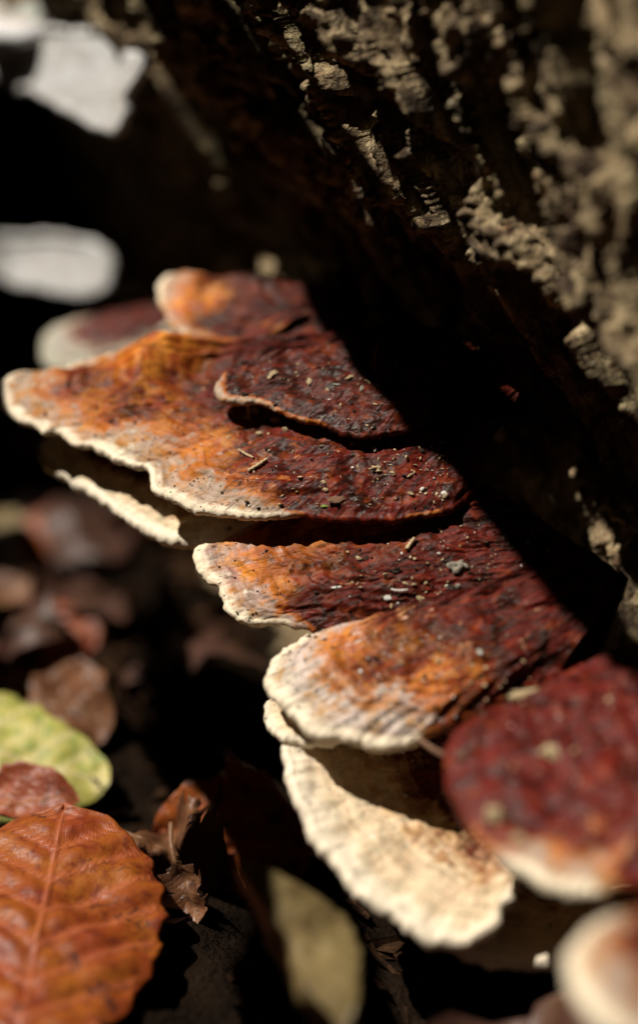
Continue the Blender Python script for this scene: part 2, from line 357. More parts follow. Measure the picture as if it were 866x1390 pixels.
# ------------------------------------------------------------------ bracket fungi
CAPS = {}
def bracket(key, label, pts, ref, normal, dome=.004, thick=.0035, deep=.016, push=.03, res=(260, 80), rib=0., relief=1., group='bracket fungi on the trunk', mat=None, porem=None, white=False, cat='bracket fungus', droop=.0, inw=None, swells=(), amber=()):
    n = unit(normal); p0 = at(*ref)
    M = np.array([np.append(on_plane(a, b, p0, n), w) for a, b, w in pts])
    Ns, Nr = res
    C = catmull(M, Ns); W = np.clip(C[:, 3], .15, None); C = C[:, :3]
    ctr = C.mean(0)
    tan = np.gradient(C, axis=0); tan /= np.linalg.norm(tan, axis=1)[:, None]
    out = np.cross(tan, n); 
    inward = np.array([.84, .54, 0.]) if inw is None else np.array(inw, float)
    inward = unit(inward - n * np.dot(inward, n))
    if np.mean(out @ inward) > 0: out = -out; orient = -1
    else: orient = 1
    S = np.concatenate([[0], np.cumsum(np.linalg.norm(np.diff(C, axis=0), axis=1))])
    sd = hash_key(key)
    cr = lambda f, k: perlin(np.stack([S * f, 0 * S + sd, 0 * S + k], -1))
    C = C + out * (.0013 * cr(90, .5) + .0006 * cr(230, 1.7) + .0003 * cr(520, 4.7) + rib * .45 * cr(230, 2.2))[:, None]
    s01 = S / S[-1]
    E0, E1 = C[0], C[-1]
    B = E0 + (E1 - E0) * (.22 + .56 * s01)[:, None] + inward * push
    t = np.linspace(0, 1, Nr)
    P = B[:, None] * (1 - t[None, :, None]) + C[:, None] * t[None, :, None]
    edge = np.linalg.norm(C - B, axis=1)[:, None] * (1 - t)[None]
    al = np.repeat(S[:, None], Nr, 1)
    # relief: low dome, concentric zones, radial wrinkles, warts
    nz = np.stack([al * 90, edge * 26, al * 0 + sd], -1); wr = fbm(nz, 3)
    zn = fbm(np.stack([al * 12, edge * 190, al * 0 + sd + 4], -1), 2)
    lump = fbm(P * 85 + sd, 2); wart = fbm(P * 420 + sd, 3); fine = perlin(P * 1100 + sd)
    ef = sstep(0, .006, edge)
    h = dome * (1 - t[None] ** 2.4) - droop * sstep(.75, 1, t)[None] + relief * (.0015 * lump * ef + .0009 * zn * (.3 + .7 * ef) + .00055 * wr * (.25 + .75 * ef) + .00030 * wart + .00016 * fine)
    for sx, sy, sr, sh in swells:
        h = h + sh * np.exp(-((P - on_plane(sx, sy, p0, n)) ** 2).sum(-1) / sr ** 2)
    h = h + rib * fbm(np.stack([al * 230, edge * 22, al * 0 + sd + 8], -1), 3) * sstep(.022, .0, edge)
    am = 0 * edge
    for sx, sy, sr, sa in amber:
        am = np.maximum(am, sa * np.exp(-((P - on_plane(sx, sy, p0, n)) ** 2).sum(-1) / (.85 * sr) ** 2))
    P = P + n * h[..., None]
    zq = (edge * 1000 + 1.0) / W[:, None]
    # lip
    ph = np.linspace(0, math.pi, 9); r = thick / 2 * (1 + .35 * cr(60, 3.3) + .2 * cr(240, 5.1))
    top = P[:, -1]
    lip = top[:, None] + out[:, None] * (np.sin(ph)[None] * r[:, None] * .8)[..., None] - n * ((1 - np.cos(ph))[None] * r[:, None])[..., None]
    lw = fbm(lip * 500 + sd, 2); lip[:, 1:] += out[:, None] * (lw[:, 1:] * .00035)[..., None]
    lip_q = np.repeat((1.0 / W)[:, None], 9, 1); 
    # pore side
    tb = np.linspace(0, 1, max(24, Nr // 2)); bot = lip[:, -1]; low = B - n * deep
    Q = bot[:, None] * (1 - tb[None, :, None]) + low[:, None] * tb[None, :, None]
    sag = (.10 * deep * np.sin(tb * math.pi))[None] + .0010 * fbm(Q * 120 + sd, 2) * sstep(0, .1, tb)[None]
    Q = Q - n * sag[..., None]
    root = thing('bracket_fungus', label, cat, B.mean(0), group)
    m1, m2 = Ns // 2, Nr // 2
    fl = np.dot(np.cross(P[m1 + 4, m2] - P[m1 - 4, m2], P[m1, m2 + 4] - P[m1, m2 - 4]), n) < 0      # faces look outwards
    a = lambda q_, e_, l_, m_=None: {'zone': q_, 'edge': e_ * 1000, 'along': l_ * 1000, 'amber': 0 * q_ if m_ is None else m_}
    mc = mat; mp = porem or M_PORE
    cap = obj('cap', mesh_np('cap', P, grid_faces(Ns, Nr, flip=fl), mp if white else mc, attrs=a(zq, edge, al, am)), root)
    if white: cap.name = 'pore_surface'
    ml = obj('margin', mesh_np('margin', lip, grid_faces(Ns, 9, flip=fl), mp if white else mc, attrs=a(lip_q, np.tile(ph * r.mean(), (Ns, 1)), np.repeat(S[:, None], 9, 1), np.repeat(am[:, -1:], 9, 1))), root)
    po = obj('cap' if white else 'pore_surface', mesh_np('pores', Q, grid_faces(Ns, len(tb), flip=fl), mc if white else mp, attrs=a(np.repeat((tb * 40 + 8)[None], Ns, 0) / 8, np.repeat((tb * .05)[None], Ns, 0), np.repeat(S[:, None], len(tb), 1))), root)
    # closing face inside the wood
    CAPS[key] = (P, n)
    return root
def hash_key(k): return (sum(ord(c) * (i + 3) for i, c in enumerate(k)) % 97) * 1.37

mA = cap_material('cap_large', seed=1, speck=.35)
mB = cap_material('cap_middle', seed=9, speck=.45, tan=(.33, .24, .19))
mC = cap_material('cap_frosted', seed=21, speck=1., tan=(.46, .39, .33), cream=(.78, .67, .50), gloss=.34, orange=(.50, .21, .05))
mD = cap_material('cap_cream', seed=31, speck=.6, cream=(.80, .70, .54), tan=(.66, .52, .34), orange=(.62, .40, .18), gloss=.5)
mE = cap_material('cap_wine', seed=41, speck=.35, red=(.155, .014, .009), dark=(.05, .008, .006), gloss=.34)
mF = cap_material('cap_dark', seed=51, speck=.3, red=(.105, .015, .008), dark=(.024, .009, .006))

N1 = (-.10, -.36, .93)
bracket('B7', 'largest bracket fungus, maroon with orange streaks and a lobed cream rim', [(400, 474, .3), (345, 478, .6), (300, 484, 3), (268, 486, 8), (252, 474, 12), (229, 470, 14), (198, 478, 14), (150, 484, 14), (104, 494, 12), (80, 503, 11), (50, 503, 11), (22, 508, 11), (8, 520, 11), (5, 541, 11), (18, 560, 11), (36, 571, 11), (52, 577, 10), (60, 583, 8), (72, 582, 8), (86, 584, 9), (100, 597, 11), (128, 602, 12), (152, 615, 12), (178, 630, 12), (200, 634, 11), (205, 648, 11), (215, 663, 12), (234, 671, 12), (255, 684, 11), (285, 691, 8), (330, 696, 6), (366, 699, 3.5), (389, 698, 1.2), (443, 702, .3), (494, 703, .3), (535, 702, .3), (565, 696, .4), (596, 691, .5), (613, 684, .3), (640, 660, .3)],
        (330, 690, .469), N1, dome=.006, thick=.0025, res=(560, 170), mat=mA, deep=.020, swells=[(232, 486, .010, .0045), (205, 500, .010, .003), (262, 520, .012, -.0035), (130, 575, .012, -.0018), (170, 560, .014, .0022), (420, 640, .02, .002)], amber=[(228, 486, .013, 1.), (192, 503, .013, .95), (130, 556, .011, .5), (215, 545, .009, .5), (290, 612, .010, .6), (235, 588, .009, .5)])
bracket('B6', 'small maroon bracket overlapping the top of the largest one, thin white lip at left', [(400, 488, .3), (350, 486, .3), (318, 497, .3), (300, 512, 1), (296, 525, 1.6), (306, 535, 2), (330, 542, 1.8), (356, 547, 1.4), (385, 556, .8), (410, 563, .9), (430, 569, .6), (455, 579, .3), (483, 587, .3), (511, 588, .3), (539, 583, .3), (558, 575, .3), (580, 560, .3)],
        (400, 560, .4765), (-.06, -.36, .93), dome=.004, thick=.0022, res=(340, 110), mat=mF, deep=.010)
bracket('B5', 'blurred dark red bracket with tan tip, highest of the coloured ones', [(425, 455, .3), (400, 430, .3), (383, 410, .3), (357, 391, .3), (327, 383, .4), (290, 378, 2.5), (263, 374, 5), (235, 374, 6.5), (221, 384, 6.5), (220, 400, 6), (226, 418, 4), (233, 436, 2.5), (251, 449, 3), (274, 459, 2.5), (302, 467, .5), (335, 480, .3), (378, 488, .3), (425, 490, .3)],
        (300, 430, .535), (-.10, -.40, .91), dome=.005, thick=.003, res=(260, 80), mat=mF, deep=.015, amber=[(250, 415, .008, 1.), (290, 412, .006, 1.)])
bracket('B8', 'pale bracket peeping out in shade under the largest one, only its rim lit', [(110, 585, 6), (70, 596, 7), (62, 612, 8), (88, 640, 8), (120, 660, 8), (145, 678, 8), (170, 695, 9), (200, 714, 9), (230, 725, 9), (262, 731, 9), (300, 726, 8), (335, 708, 7), (380, 700, 5), (430, 700, 4)],
        (240, 720, .486), (-.12, -.35, .93), dome=.002, thick=.004, res=(220, 60), mat=mD, rib=.0002)
bracket('B9', 'middle bracket with crumbly cream left tip and wine-red debris-strewn top', [(470, 694, .3), (420, 697, .5), (370, 703, .8), (335, 715, 1.5), (305, 733, 4), (287, 742, 8), (272, 745, 10), (269, 754, 11), (274, 768, 12), (286, 784, 12), (298, 790, 11), (302, 803, 11), (308, 813, 11), (312, 825, 10), (326, 834, 8), (349, 840, 5), (372, 843, 3.5), (397, 843, 2.5), (413, 843, 1), (438, 847, .3), (460, 852, .3), (495, 854, .3), (529, 856, .3), (564, 854, .3), (580, 851, .3), (592, 859, .3), (615, 867, .3), (650, 880, .3), (700, 902, .3), (760, 930, .3), (800, 930, .3)],
        (420, 840, .459), (-.10, -.52, .85), dome=.006, thick=.0026, res=(560, 170), mat=mB, deep=.02, amber=[(335, 722, .012, .55), (330, 770, .008, .6), (430, 716, .014, .6), (500, 712, .010, .6), (390, 790, .006, .5)])
bracket('B11', 'small grey-cream lobe half hidden between two frosted brackets', [(430, 925, 5), (390, 938, 6), (371, 947, 6), (363, 957, 6), (366, 972, 6), (377, 988, 6), (393, 998, 6), (420, 1002, 6), (460, 1000, 6)],
        (385, 985, .450), (-.12, -.25, .95), dome=.001, thick=.003, res=(160, 50), mat=mD, rib=.0006)
bracket('B10', 'frosted bracket with ribbed cream rim, orange middle and red back', [(570, 846, .3), (530, 848, .6), (500, 850, 1.5), (463, 851, 5), (437, 857, 9), (413, 870, 12), (393, 882, 13), (373, 898, 13), (363, 921, 13), (367, 934, 13), (378, 942, 13), (390, 950, 13), (401, 964, 13), (416, 979, 13), (434, 990, 13), (460, 994, 12), (480, 997, 12), (503, 1003, 11), (523, 1005, 10), (546, 1003, 9), (563, 998, 6), (571, 988, 1.5), (595, 982, .3), (631, 970, .3), (652, 960, .3), (677, 946, .3), (708, 934, .3), (750, 915, .3)],
        (500, 1000, .433), (-.12, -.44, .89), dome=.007, thick=.0036, res=(460, 140), mat=mC, rib=.0010, deep=.018, amber=[(470, 880, .009, .75), (590, 935, .010, .75), (540, 900, .009, .4), (640, 930, .006, .5)])
bracket('B12', 'big blurred cream bracket in the foreground, broad ribbed rim and shadowed middle', [(520, 975, 22), (470, 980, 22), (430, 989, 22), (405, 998, 22), (393, 1013, 22), (391, 1028, 22), (396, 1050, 22), (408, 1080, 22), (426, 1114, 22), (451, 1150, 22), (477, 1185, 22), (517, 1226, 22), (568, 1256, 22), (612, 1271, 22), (645, 1267, 22), (673, 1246, 22), (692, 1208, 22), (708, 1165, 22), (735, 1120, 20)],
        (560, 1240, .418), (.12, -.38, .95), dome=-.008, thick=.005, res=(340, 100), mat=mD, rib=.0006, deep=.02, relief=.8)
bracket('B12b', 'shadowed brown-cream bracket below the right end of the big cream one', [(560, 1215, 22), (588, 1246, 22), (618, 1270, 22), (655, 1286, 22), (701, 1296, 22), (760, 1298, 22), (820, 1286, 20), (870, 1258, 20), (910, 1215, 20)],
        (660, 1280, .434), (.02, -.22, .97), dome=-.002, thick=.005, res=(180, 60), mat=mD, rib=.0004, deep=.015)
bracket('B13', 'blurred wine-red bracket at the right edge with a short cream rim', [(790, 900, .3), (740, 930, .3), (700, 950, .4), (664, 962, .3), (634, 982, .3), (617, 1010, .3), (614, 1045, .3), (624, 1080, .4), (642, 1110, .5), (667, 1138, .8), (692, 1160, 2.5), (712, 1172, 6), (740, 1195, 7), (775, 1206, 7), (812, 1208, 5), (838, 1196, 1), (880, 1190, .4), (930, 1170, .3)],
        (740, 1190, .379), (-.10, -.20, .97), dome=.007, thick=.0045, res=(300, 100), mat=mE, deep=.02)
bracket('B14', 'blurred orange and cream bracket in the bottom right corner', [(960, 1200, .5), (900, 1224, 1), (862, 1240, 2), (825, 1254, 5), (795, 1276, 8), (780, 1302, 9), (784, 1334, 9), (815, 1372, 9), (870, 1395, 9), (940, 1400, 6)],
        (815, 1305, .342), (-.12, -.22, .96), dome=.006, thick=.006, res=(200, 60), mat=mE, deep=.02)
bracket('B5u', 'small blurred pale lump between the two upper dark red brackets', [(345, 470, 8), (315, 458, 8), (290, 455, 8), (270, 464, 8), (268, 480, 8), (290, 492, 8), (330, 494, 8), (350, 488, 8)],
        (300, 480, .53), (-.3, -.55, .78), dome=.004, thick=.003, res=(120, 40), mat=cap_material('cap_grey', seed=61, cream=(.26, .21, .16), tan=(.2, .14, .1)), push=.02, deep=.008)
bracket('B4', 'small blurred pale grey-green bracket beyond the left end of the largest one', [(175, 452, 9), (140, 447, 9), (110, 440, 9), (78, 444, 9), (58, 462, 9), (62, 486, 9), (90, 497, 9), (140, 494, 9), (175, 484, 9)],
        (95, 470, .60), (-.2, -.5, .84), dome=.003, thick=.004, res=(120, 40), mat=cap_material('cap_pale', seed=71, cream=(.42, .40, .31), tan=(.38, .34, .25), orange=(.38, .3, .2)), deep=.01)
bracket('B2', 'large blurred white bracket at upper left showing its ragged pore face', [(-60, 50, 9), (-20, 46, 9), (40, 42, 9), (90, 40, 9), (135, 45, 9), (152, 36, 9), (156, 56, 9), (166, 71, 9), (184, 80, 9), (181, 105, 9), (167, 128, 9), (164, 158, 9), (150, 178, 9), (122, 167, 9), (60, 132, 9), (0, 108, 9), (-60, 90, 9)],
        (90, 110, .595), (-.80, -.55, .22), dome=-.002, relief=.4, thick=.004, res=(240, 70), mat=mF, porem=M_PORE_W, white=True, push=.02, deep=.008, inw=(-.3, .9, .1))
bracket('B1', 'blurred grey-white bracket cut off by the top left corner', [(60, -160, 9), (76, -60, 9), (78, 0, 9), (66, 30, 9), (34, 42, 9), (0, 40, 9), (-25, 38, 9), (-45, 20, 9), (-52, -30, 9), (-45, -160, 9)],
        (30, 10, .63), (-.15, -.20, .96), dome=.003, thick=.005, res=(180, 60), mat=cap_material('cap_white', seed=77, cream=(.72, .73, .74), tan=(.68, .66, .62), orange=(.5, .45, .38), red=(.6, .56, .5), dark=(.55, .5, .45)), push=.02, deep=.012, inw=(.6, .8, 0))
bracket('B3', 'blurred white bracket low at the left edge below the large white one', [(-60, 330, 9), (0, 325, 9), (60, 324, 9), (110, 329, 9), (140, 346, 9), (147, 370, 9), (138, 390, 9), (110, 398, 9), (60, 391, 9), (0, 375, 9), (-60, 355, 9)],
        (70, 360, .665), (-.62, -.74, .24), dome=-.002, relief=.4, thick=.004, res=(140, 50), mat=mF, porem=M_PORE_W, white=True, push=.02, deep=.008, inw=(-.3, .9, .1))

# ------------------------------------------------------------------ fallen leaves
LM = {
 'orange': leaf_material('leaf_orange', (.27, .045, .008), (.38, .11, .012), (.15, .022, .009), vein=(.48, .13, .05), spot=.85, vamt=.75, rough=.48),
 'yellow': leaf_material('leaf_yellow_green', (.52, .48, .10), (.62, .56, .18), (.22, .34, .06), spots=(.12, .22, .05), spot=.6, vein=(.84, .70, .42), rough=.5, trans=.35, vamt=.8),
 'brown': leaf_material('leaf_brown', (.14, .06, .03), (.22, .09, .04), (.10, .04, .02), vein=(.25, .13, .06)),
 'red': leaf_material('leaf_red_brown', (.28, .06, .025), (.34, .09, .03), (.2, .04, .02), vein=(.4, .16, .06)),
 'tan': leaf_material('leaf_tan', (.21, .155, .06), (.26, .19, .08), (.14, .09, .04), vein=(.27, .2, .1), spot=.5),
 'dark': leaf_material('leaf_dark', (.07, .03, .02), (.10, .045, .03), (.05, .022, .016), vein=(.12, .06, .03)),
}
def leaf_verts(length, width, nl=34, nw=12, curl=.0, fold=.0, bend=.0, crumple=.0, seed=0., round_=.5, teeth=.02, vw=.07, ragged=.0, corr=.0011, pk=None, ex=None):
    t = np.linspace(0, 1, nl); u = np.linspace(-1, 1, 2 * nw + 1)
    T, U = np.meshgrid(t, u, indexing='ij')
    prof = np.sin(math.pi * np.clip(T, 0, 1) ** ((.80 + .5 * (1 - round_)) if pk is None else pk)) ** ((.75 - .25 * round_) if ex is None else ex)
    prof = prof * (1 + teeth * np.sin(T * 60)) * (1 + ragged * fbm(np.stack([T * 9, np.sign(U) * 3.3, 0 * T + seed], -1), 3) + .04 * perlin(np.stack([T * 22, np.sign(U) * 5.1, 0 * T + seed], -1)))
    x = U * prof * width / 2; y = T * length
    ph = (T * length - np.abs(x) * .75) / length * 8.5            # side veins sweep forward
    tri = np.abs((ph % 1) - .5) * 2
    vein = np.clip(1 - np.abs(np.abs((ph % 1) - .5) - .5) / vw, 0, 1) * (np.abs(U) < .95)
    vein = np.maximum(vein, np.clip(1 - np.abs(x) / .0011, 0, 1))
    z = fold * np.abs(x) + corr * (1 - tri) * sstep(0, .15, np.abs(U)) * width / .045
    z += crumple * fbm(np.stack([x * 45, y * 45, 0 * x + seed], -1), 3)
    z += curl * (x / (width / 2)) ** 2 * width / 2
    if abs(bend) > 1e-6:
        a = bend * y / length; rad = length / bend
        y, z = np.sin(a) * (rad - z), rad - np.cos(a) * (rad - z)
    return np.stack([x, y, z], -1), vein
def leaf(label, kind, base, tip, up, width, group=None, name='fallen_leaf', stem=.012, **kw):
    base, tip = np.array(base, float), np.array(tip, float)
    yv = unit(tip - base); zv_ = unit(np.array(up, float) - yv * np.dot(up, yv)); xv = np.cross(yv, zv_)
    V_, vein = leaf_verts(np.linalg.norm(tip - base), width, **kw)
    nl, nw2 = V_.shape[:2]
    Wd = base + V_[..., :1] * xv + V_[..., 1:2] * yv + V_[..., 2:] * zv_
    root = thing(name, label, 'leaf', base, group)
    b = obj('blade', mesh_np('blade', Wd, grid_faces(nl, nw2), LM[kind], attrs={'vein': vein}), root)
    so = b.modifiers.new('thickness', 'SOLIDIFY'); so.thickness = .00025
    mid = Wd[:, nw2 // 2]; pts = np.vstack([mid[0] - yv * stem - zv_ * stem * .2, mid[0] - yv * stem * .5, mid[:-2]])
    rr = np.concatenate([[.0008, .0007], np.linspace(.0007, .0002, len(mid) - 2)])
    obj('midrib', tube_mesh('midrib', pts - zv_ * .0002, rr, LM[kind], vein=1.), root)
    return root
def tube_mesh(name, pts, rad, mat, k=6, vein=None):
    pts = np.asarray(pts, float); tg = np.gradient(pts, axis=0); tg /= np.linalg.norm(tg, axis=1)[:, None]
    ref = np.array([0.3, .2, .93]); a = np.cross(tg, ref); a /= np.linalg.norm(a, axis=1)[:, None]; b = np.cross(tg, a)
    an = np.linspace(0, 2 * math.pi, k, endpoint=False); rad = np.broadcast_to(rad, (len(pts),))
    V_ = pts[None] + (a[None] * np.cos(an)[:, None, None] + b[None] * np.sin(an)[:, None, None]) * rad[None, :, None]
    F = grid_faces(k, len(pts), True)
    return mesh_np(name, V_, F, mat, attrs={'vein': np.full(k * len(pts), vein)} if vein is not None else None)

leaf('large glossy orange-brown leaf with dark spots in the bottom left corner', 'orange', at(10, 1500, .393), at(88, 1092, .478), (.05, -.5, .85), .060, fold=-.10, curl=-.12, crumple=.0032, ragged=.12, nl=70, nw=24, seed=3, round_=.9, vw=.16, pk=1.45, ex=.45)
leaf('yellow-green mottled leaf at the left edge above the orange one', 'yellow', at(-230, 965, .53), at(150, 1062, .522), (-.05, -.55, .84), .044, fold=-.06, curl=-.30, crumple=.004, ragged=.15, nl=60, nw=20, seed=8, round_=.8, vw=.13, corr=.0004)
leaf('upright orange leaf half in shadow below the middle bracket', 'orange', at(430, 1160, .495), at(208, 1128, .505), (-.50, -.66, .55), .044, fold=.10, curl=.15, crumple=.005, seed=12, ragged=.25, nl=60)
leaf('crumpled dry brown leaf beside the large orange one', 'brown', at(185, 1140, .492), at(310, 1190, .485), (.1, -.7, .7), .030, crumple=.020, curl=.5, seed=17, teeth=.0, ragged=.8, nl=60, nw=18)
leaf('torn scrap of brown leaf hanging below the crumpled one', 'brown', at(240, 1170, .48), at(258, 1260, .470), (-.3, -.8, .4), .012, crumple=.010, curl=.4, seed=19, teeth=.0, ragged=1.1, nl=60, nw=14)
leaf('blurred tan leaf standing on edge near the bottom, left of the cream bracket', 'tan', at(470, 1400, .385), at(326, 1176, .41), (-.45, -.62, .62), .020, fold=-.8, curl=-.4, crumple=.006, seed=23, round_=.8)
leaf('blurred rust-brown leaf lying at the left edge', 'red', at(-120, 900, .60), at(140, 858, .60), (.0, -.35, .93), .036, crumple=.006, curl=.2, seed=29)
leaf('blurred dark brown leaf behind the yellow-green one', 'brown', at(10, 930, .565), at(155, 985, .545), (.25, -.5, .8), .034, crumple=.010, curl=.4, seed=31)
leaf('dark red leaf edge between the yellow-green and the large orange leaf', 'red', at(-80, 1090, .50), at(110, 1092, .502), (0, -.2, .95), .020, crumple=.005, curl=.6, seed=37)
leaf('blurred orange leaf upright against the dark trunk foot', 'orange', at(50, 770, .66), at(62, 690, .665), (-.4, -.8, .3), .020, crumple=.004, curl=.3, seed=41)
leaf('blurred grey-brown leaf leaning at the far left edge', 'tan', at(-40, 830, .64), at(20, 690, .66), (-.4, -.6, .6), .03, crumple=.005, curl=.3, seed=43)

# ------------------------------------------------------------------ leaf litter around (ground cover)
def trunk_inside(x, y):
    poly = PC[:, :2]; ins = False; j = len(poly) - 1
    for i in range(0, len(poly), 10):
        xi, yi = poly[i]; xj, yj = poly[j]
        if (yi > y) != (yj > y) and x < (xj - xi) * (y - yi) / (yj - yi) + xi: ins = not ins
        j = i
    return ins
lits = {k: ([], [], [], 0) for k in ('dark', 'brown', 'red')}
cnt = {k: 0 for k in lits}
store = {k: [[], [], []] for k in lits}
for i in range(2600):
    r_ = .12 + 3.0 * random.random() ** 1.2; a_ = random.uniform(0, 2 * math.pi)
    x, y = r_ * math.cos(a_) - .05, .40 + r_ * math.sin(a_)
    if trunk_inside(x, y): continue
    if -.22 < x < .2 and .18 < y < .52 and random.random() < .3: continue
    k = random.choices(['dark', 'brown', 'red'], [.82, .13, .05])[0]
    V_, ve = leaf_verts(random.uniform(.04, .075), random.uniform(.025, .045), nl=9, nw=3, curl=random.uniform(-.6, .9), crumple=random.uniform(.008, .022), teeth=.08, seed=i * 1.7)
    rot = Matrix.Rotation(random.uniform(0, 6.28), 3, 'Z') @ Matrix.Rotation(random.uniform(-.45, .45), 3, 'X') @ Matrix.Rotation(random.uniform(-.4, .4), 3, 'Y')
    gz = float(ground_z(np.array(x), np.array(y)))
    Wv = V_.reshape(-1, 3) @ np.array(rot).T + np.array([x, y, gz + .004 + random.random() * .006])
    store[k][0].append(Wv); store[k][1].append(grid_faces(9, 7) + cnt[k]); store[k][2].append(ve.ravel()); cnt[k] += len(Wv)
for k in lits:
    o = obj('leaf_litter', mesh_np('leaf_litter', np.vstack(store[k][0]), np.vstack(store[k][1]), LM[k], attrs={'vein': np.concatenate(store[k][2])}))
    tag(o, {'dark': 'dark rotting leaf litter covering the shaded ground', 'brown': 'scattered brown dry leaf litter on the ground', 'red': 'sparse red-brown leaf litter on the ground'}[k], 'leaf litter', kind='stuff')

# ------------------------------------------------------------------ unseen leaves added to dapple the trunk and dim the left ground
for i, (yy, e2, t_, L_, a_) in enumerate([(.50, .112, .40, .040, 20), (.515, .145, .41, .035, 300), (.62, .125, .40, .045, 40), (.475, .132, .42, .028, 160), (.525, -.098, .345, .050, 80), (.575, -.105, .35, .055, 10), (.55, -.135, .34, .05, 130), (.62, -.125, .35, .05, 60)]):
    c0 = sun_pt(yy, e2, t_); V_, ve = leaf_verts(L_, L_ * .6, nl=16, nw=5, curl=.3, crumple=.006, seed=i * 5.1)
    rot = np.array(SUN.to_track_quat('Z', 'Y').to_matrix() @ Matrix.Rotation(R(a_), 3, 'Z') @ Matrix.Rotation(R(25), 3, 'X'))
    Wv = (V_.reshape(-1, 3) - np.array([0, L_ / 2, 0])) @ rot.T + c0
    lf = obj('shade_leaf', mesh_np('shade_leaf', Wv, grid_faces(16, 11), LM['dark'], attrs={'vein': ve}), sap)
    st = sun_pt(min(yy + .03, .60), .066 - .22 * (min(yy + .03, .60) - .5), .42) if e2 > 0 else sun_pt(min(yy, .57), -.047, .343)
    obj('twig', tube_mesh('twig', catmull([st, (st + Wv[5]) / 2 + [0, 0, .01], Wv[5]], 12), .0011, M_TWIG, 5), lf)

# ------------------------------------------------------------------ bark flakes
def lump_mesh(name, mat, seed, flat=(1, .7, .35), jag=.5, sub=2):
    bm = bmesh.new(); bmesh.ops.create_icosphere(bm, subdivisions=sub, radius=1)
    me = bpy.data.meshes.new(name)
    co = np.array([v.co[:] for v in bm.verts])
    co = co * (1 + jag * perlin(co * 1.3 + seed * 3.1) + .5 * jag * perlin(co * 3.1 + seed))[:, None] * np.array(flat)
    for v, c in zip(bm.verts, co): v.co = c
    bm.to_mesh(me); bm.free(); me.materials.append(mat)
    return me
FLK = [lump_mesh('bark_flake', M_BARK, k, (1.0, .55 + .1 * (k % 3), .42), .75) for k in range(8)]
ilo, ihi = np.searchsorted(lv[:900], .22), np.searchsorted(lv[:900], .66)
klo, khi = np.searchsorted(zv, .10), np.searchsorted(zv, .285)
def wall_normal(i, k):
    a = TV[i + 3, k] - TV[i - 3, k]; b = TV[i, k + 3] - TV[i, k - 3]; n = np.cross(a, b)
    return n / (np.linalg.norm(n) + 1e-9)
nf = 0
while nf < 170:
    i = int(rng.integers(ilo, ihi)); k = int(rng.integers(klo, khi)); p = TV[i, k]
    if p[2] < zb[i, k] - .05 and rng.random() < .85: continue
    n = wall_normal(i, k)
    if n @ np.array([-.84, -.54, 0]) < 0: n = -n
    q_ = Vector(n).to_track_quat('Z', 'Y').to_matrix().to_4x4()
    s_ = float(rng.uniform(.0012, .0040))
    o = bpy.data.objects.new('bark_flake', FLK[nf % 8]); COL.objects.link(o); o.parent = trunk
    up_tilt = Matrix.Rotation(float(rng.normal(math.pi / 2, .5)), 4, 'Z') @ Matrix.Rotation(float(rng.normal(0, .35)), 4, 'X')
    o.matrix_parent_inverse = Matrix.Translation(-trunk.location)
    o.matrix_basis = Matrix.Translation(p + n * s_ * .2) @ q_ @ up_tilt @ Matrix.Scale(s_, 4)
    nf += 1

# ------------------------------------------------------------------ bits lying on the caps
MT = {'tan': simple_mat('bit_tan', (.42, .30, .16), (.55, .43, .26), 900), 'white': simple_mat('bit_white', (.70, .66, .58), (.82, .80, .74), 900),
      'brown': simple_mat('bit_brown', (.12, .06, .035), (.24, .13, .08), 900), 'dark': simple_mat('bit_dark', (.02, .014, .01), (.05, .03, .02), 900),
      'green': simple_mat('bit_green', (.16, .26, .05), (.25, .34, .08), 900), 'grey': simple_mat('bit_grey', (.22, .19, .15), (.36, .32, .26), 900, c3=(.08, .06, .05))}
PROJ = {}
def project(P):
    r = P - CAMP; d = r @ FWD
    return np.stack([433 + (r @ RGT) / d / PX, 695 - (r @ UPV) / d / PX], -1)
def on_cap(key, px, py):
    P, n = CAPS[key]
    if key not in PROJ: PROJ[key] = project(P.reshape(-1, 3))
    k = int(np.argmin(((PROJ[key] - np.array([px, py])) ** 2).sum(1)))
    return P.reshape(-1, 3)[k], n
def bit(name, label, key, px, py, size, mat, flat=(1, .6, .3), jag=.5, rz=0., sub=2, tilt=0., cat='debris', lift=.5):
    p, n = on_cap(key, px, py)
    me = lump_mesh(name, MT[mat], px * .13 + py * .07, flat, jag * 1.3, 3)
    o = bpy.data.objects.new(name, me); COL.objects.link(o)
    sz = size * .40 * PX * np.dot(p - CAMP, FWD)
    o.matrix_world = Matrix.Translation(p + n * sz * flat[2] * lift) @ Vector(n).to_track_quat('Z', 'Y').to_matrix().to_4x4() @ Matrix.Rotation(rz, 4, 'Z') @ Matrix.Rotation(tilt, 4, 'Y') @ Matrix.Scale(sz, 4)
    return tag(o, label, cat, 'debris on the brackets')
def sliver(name, label, key, p_list, rad, mat, lift=.0006, cat='debris', arch=0.):
    pts = []
    for k, (a_, b_) in enumerate(p_list):
        p, n = on_cap(key, a_, b_); pts.append(p + n * (lift + arch * math.sin(math.pi * k / max(1, len(p_list) - 1))))
    c = catmull(pts, 14); r_ = rad * PX * .20 * (1 + .3 * np.sin(np.arange(14) * 2.1)) * np.sin(np.linspace(.5, math.pi - .3, 14)) ** .3
    o = obj(name, tube_mesh(name, c, r_, MT[mat], 6)); return tag(o, label, cat, 'debris on the brackets')
bit('bark_chip', 'flat brown flake near the front edge of the largest bracket', 'B7', 457, 678, 30, 'brown', (1, .55, .12), .5, .9, tilt=.25, lift=1.5)
bit('moss_scrap', 'tiny green scrap beside the flat brown flake', 'B7', 440, 687, 12, 'green', (1, .35, .3), .4, .2)
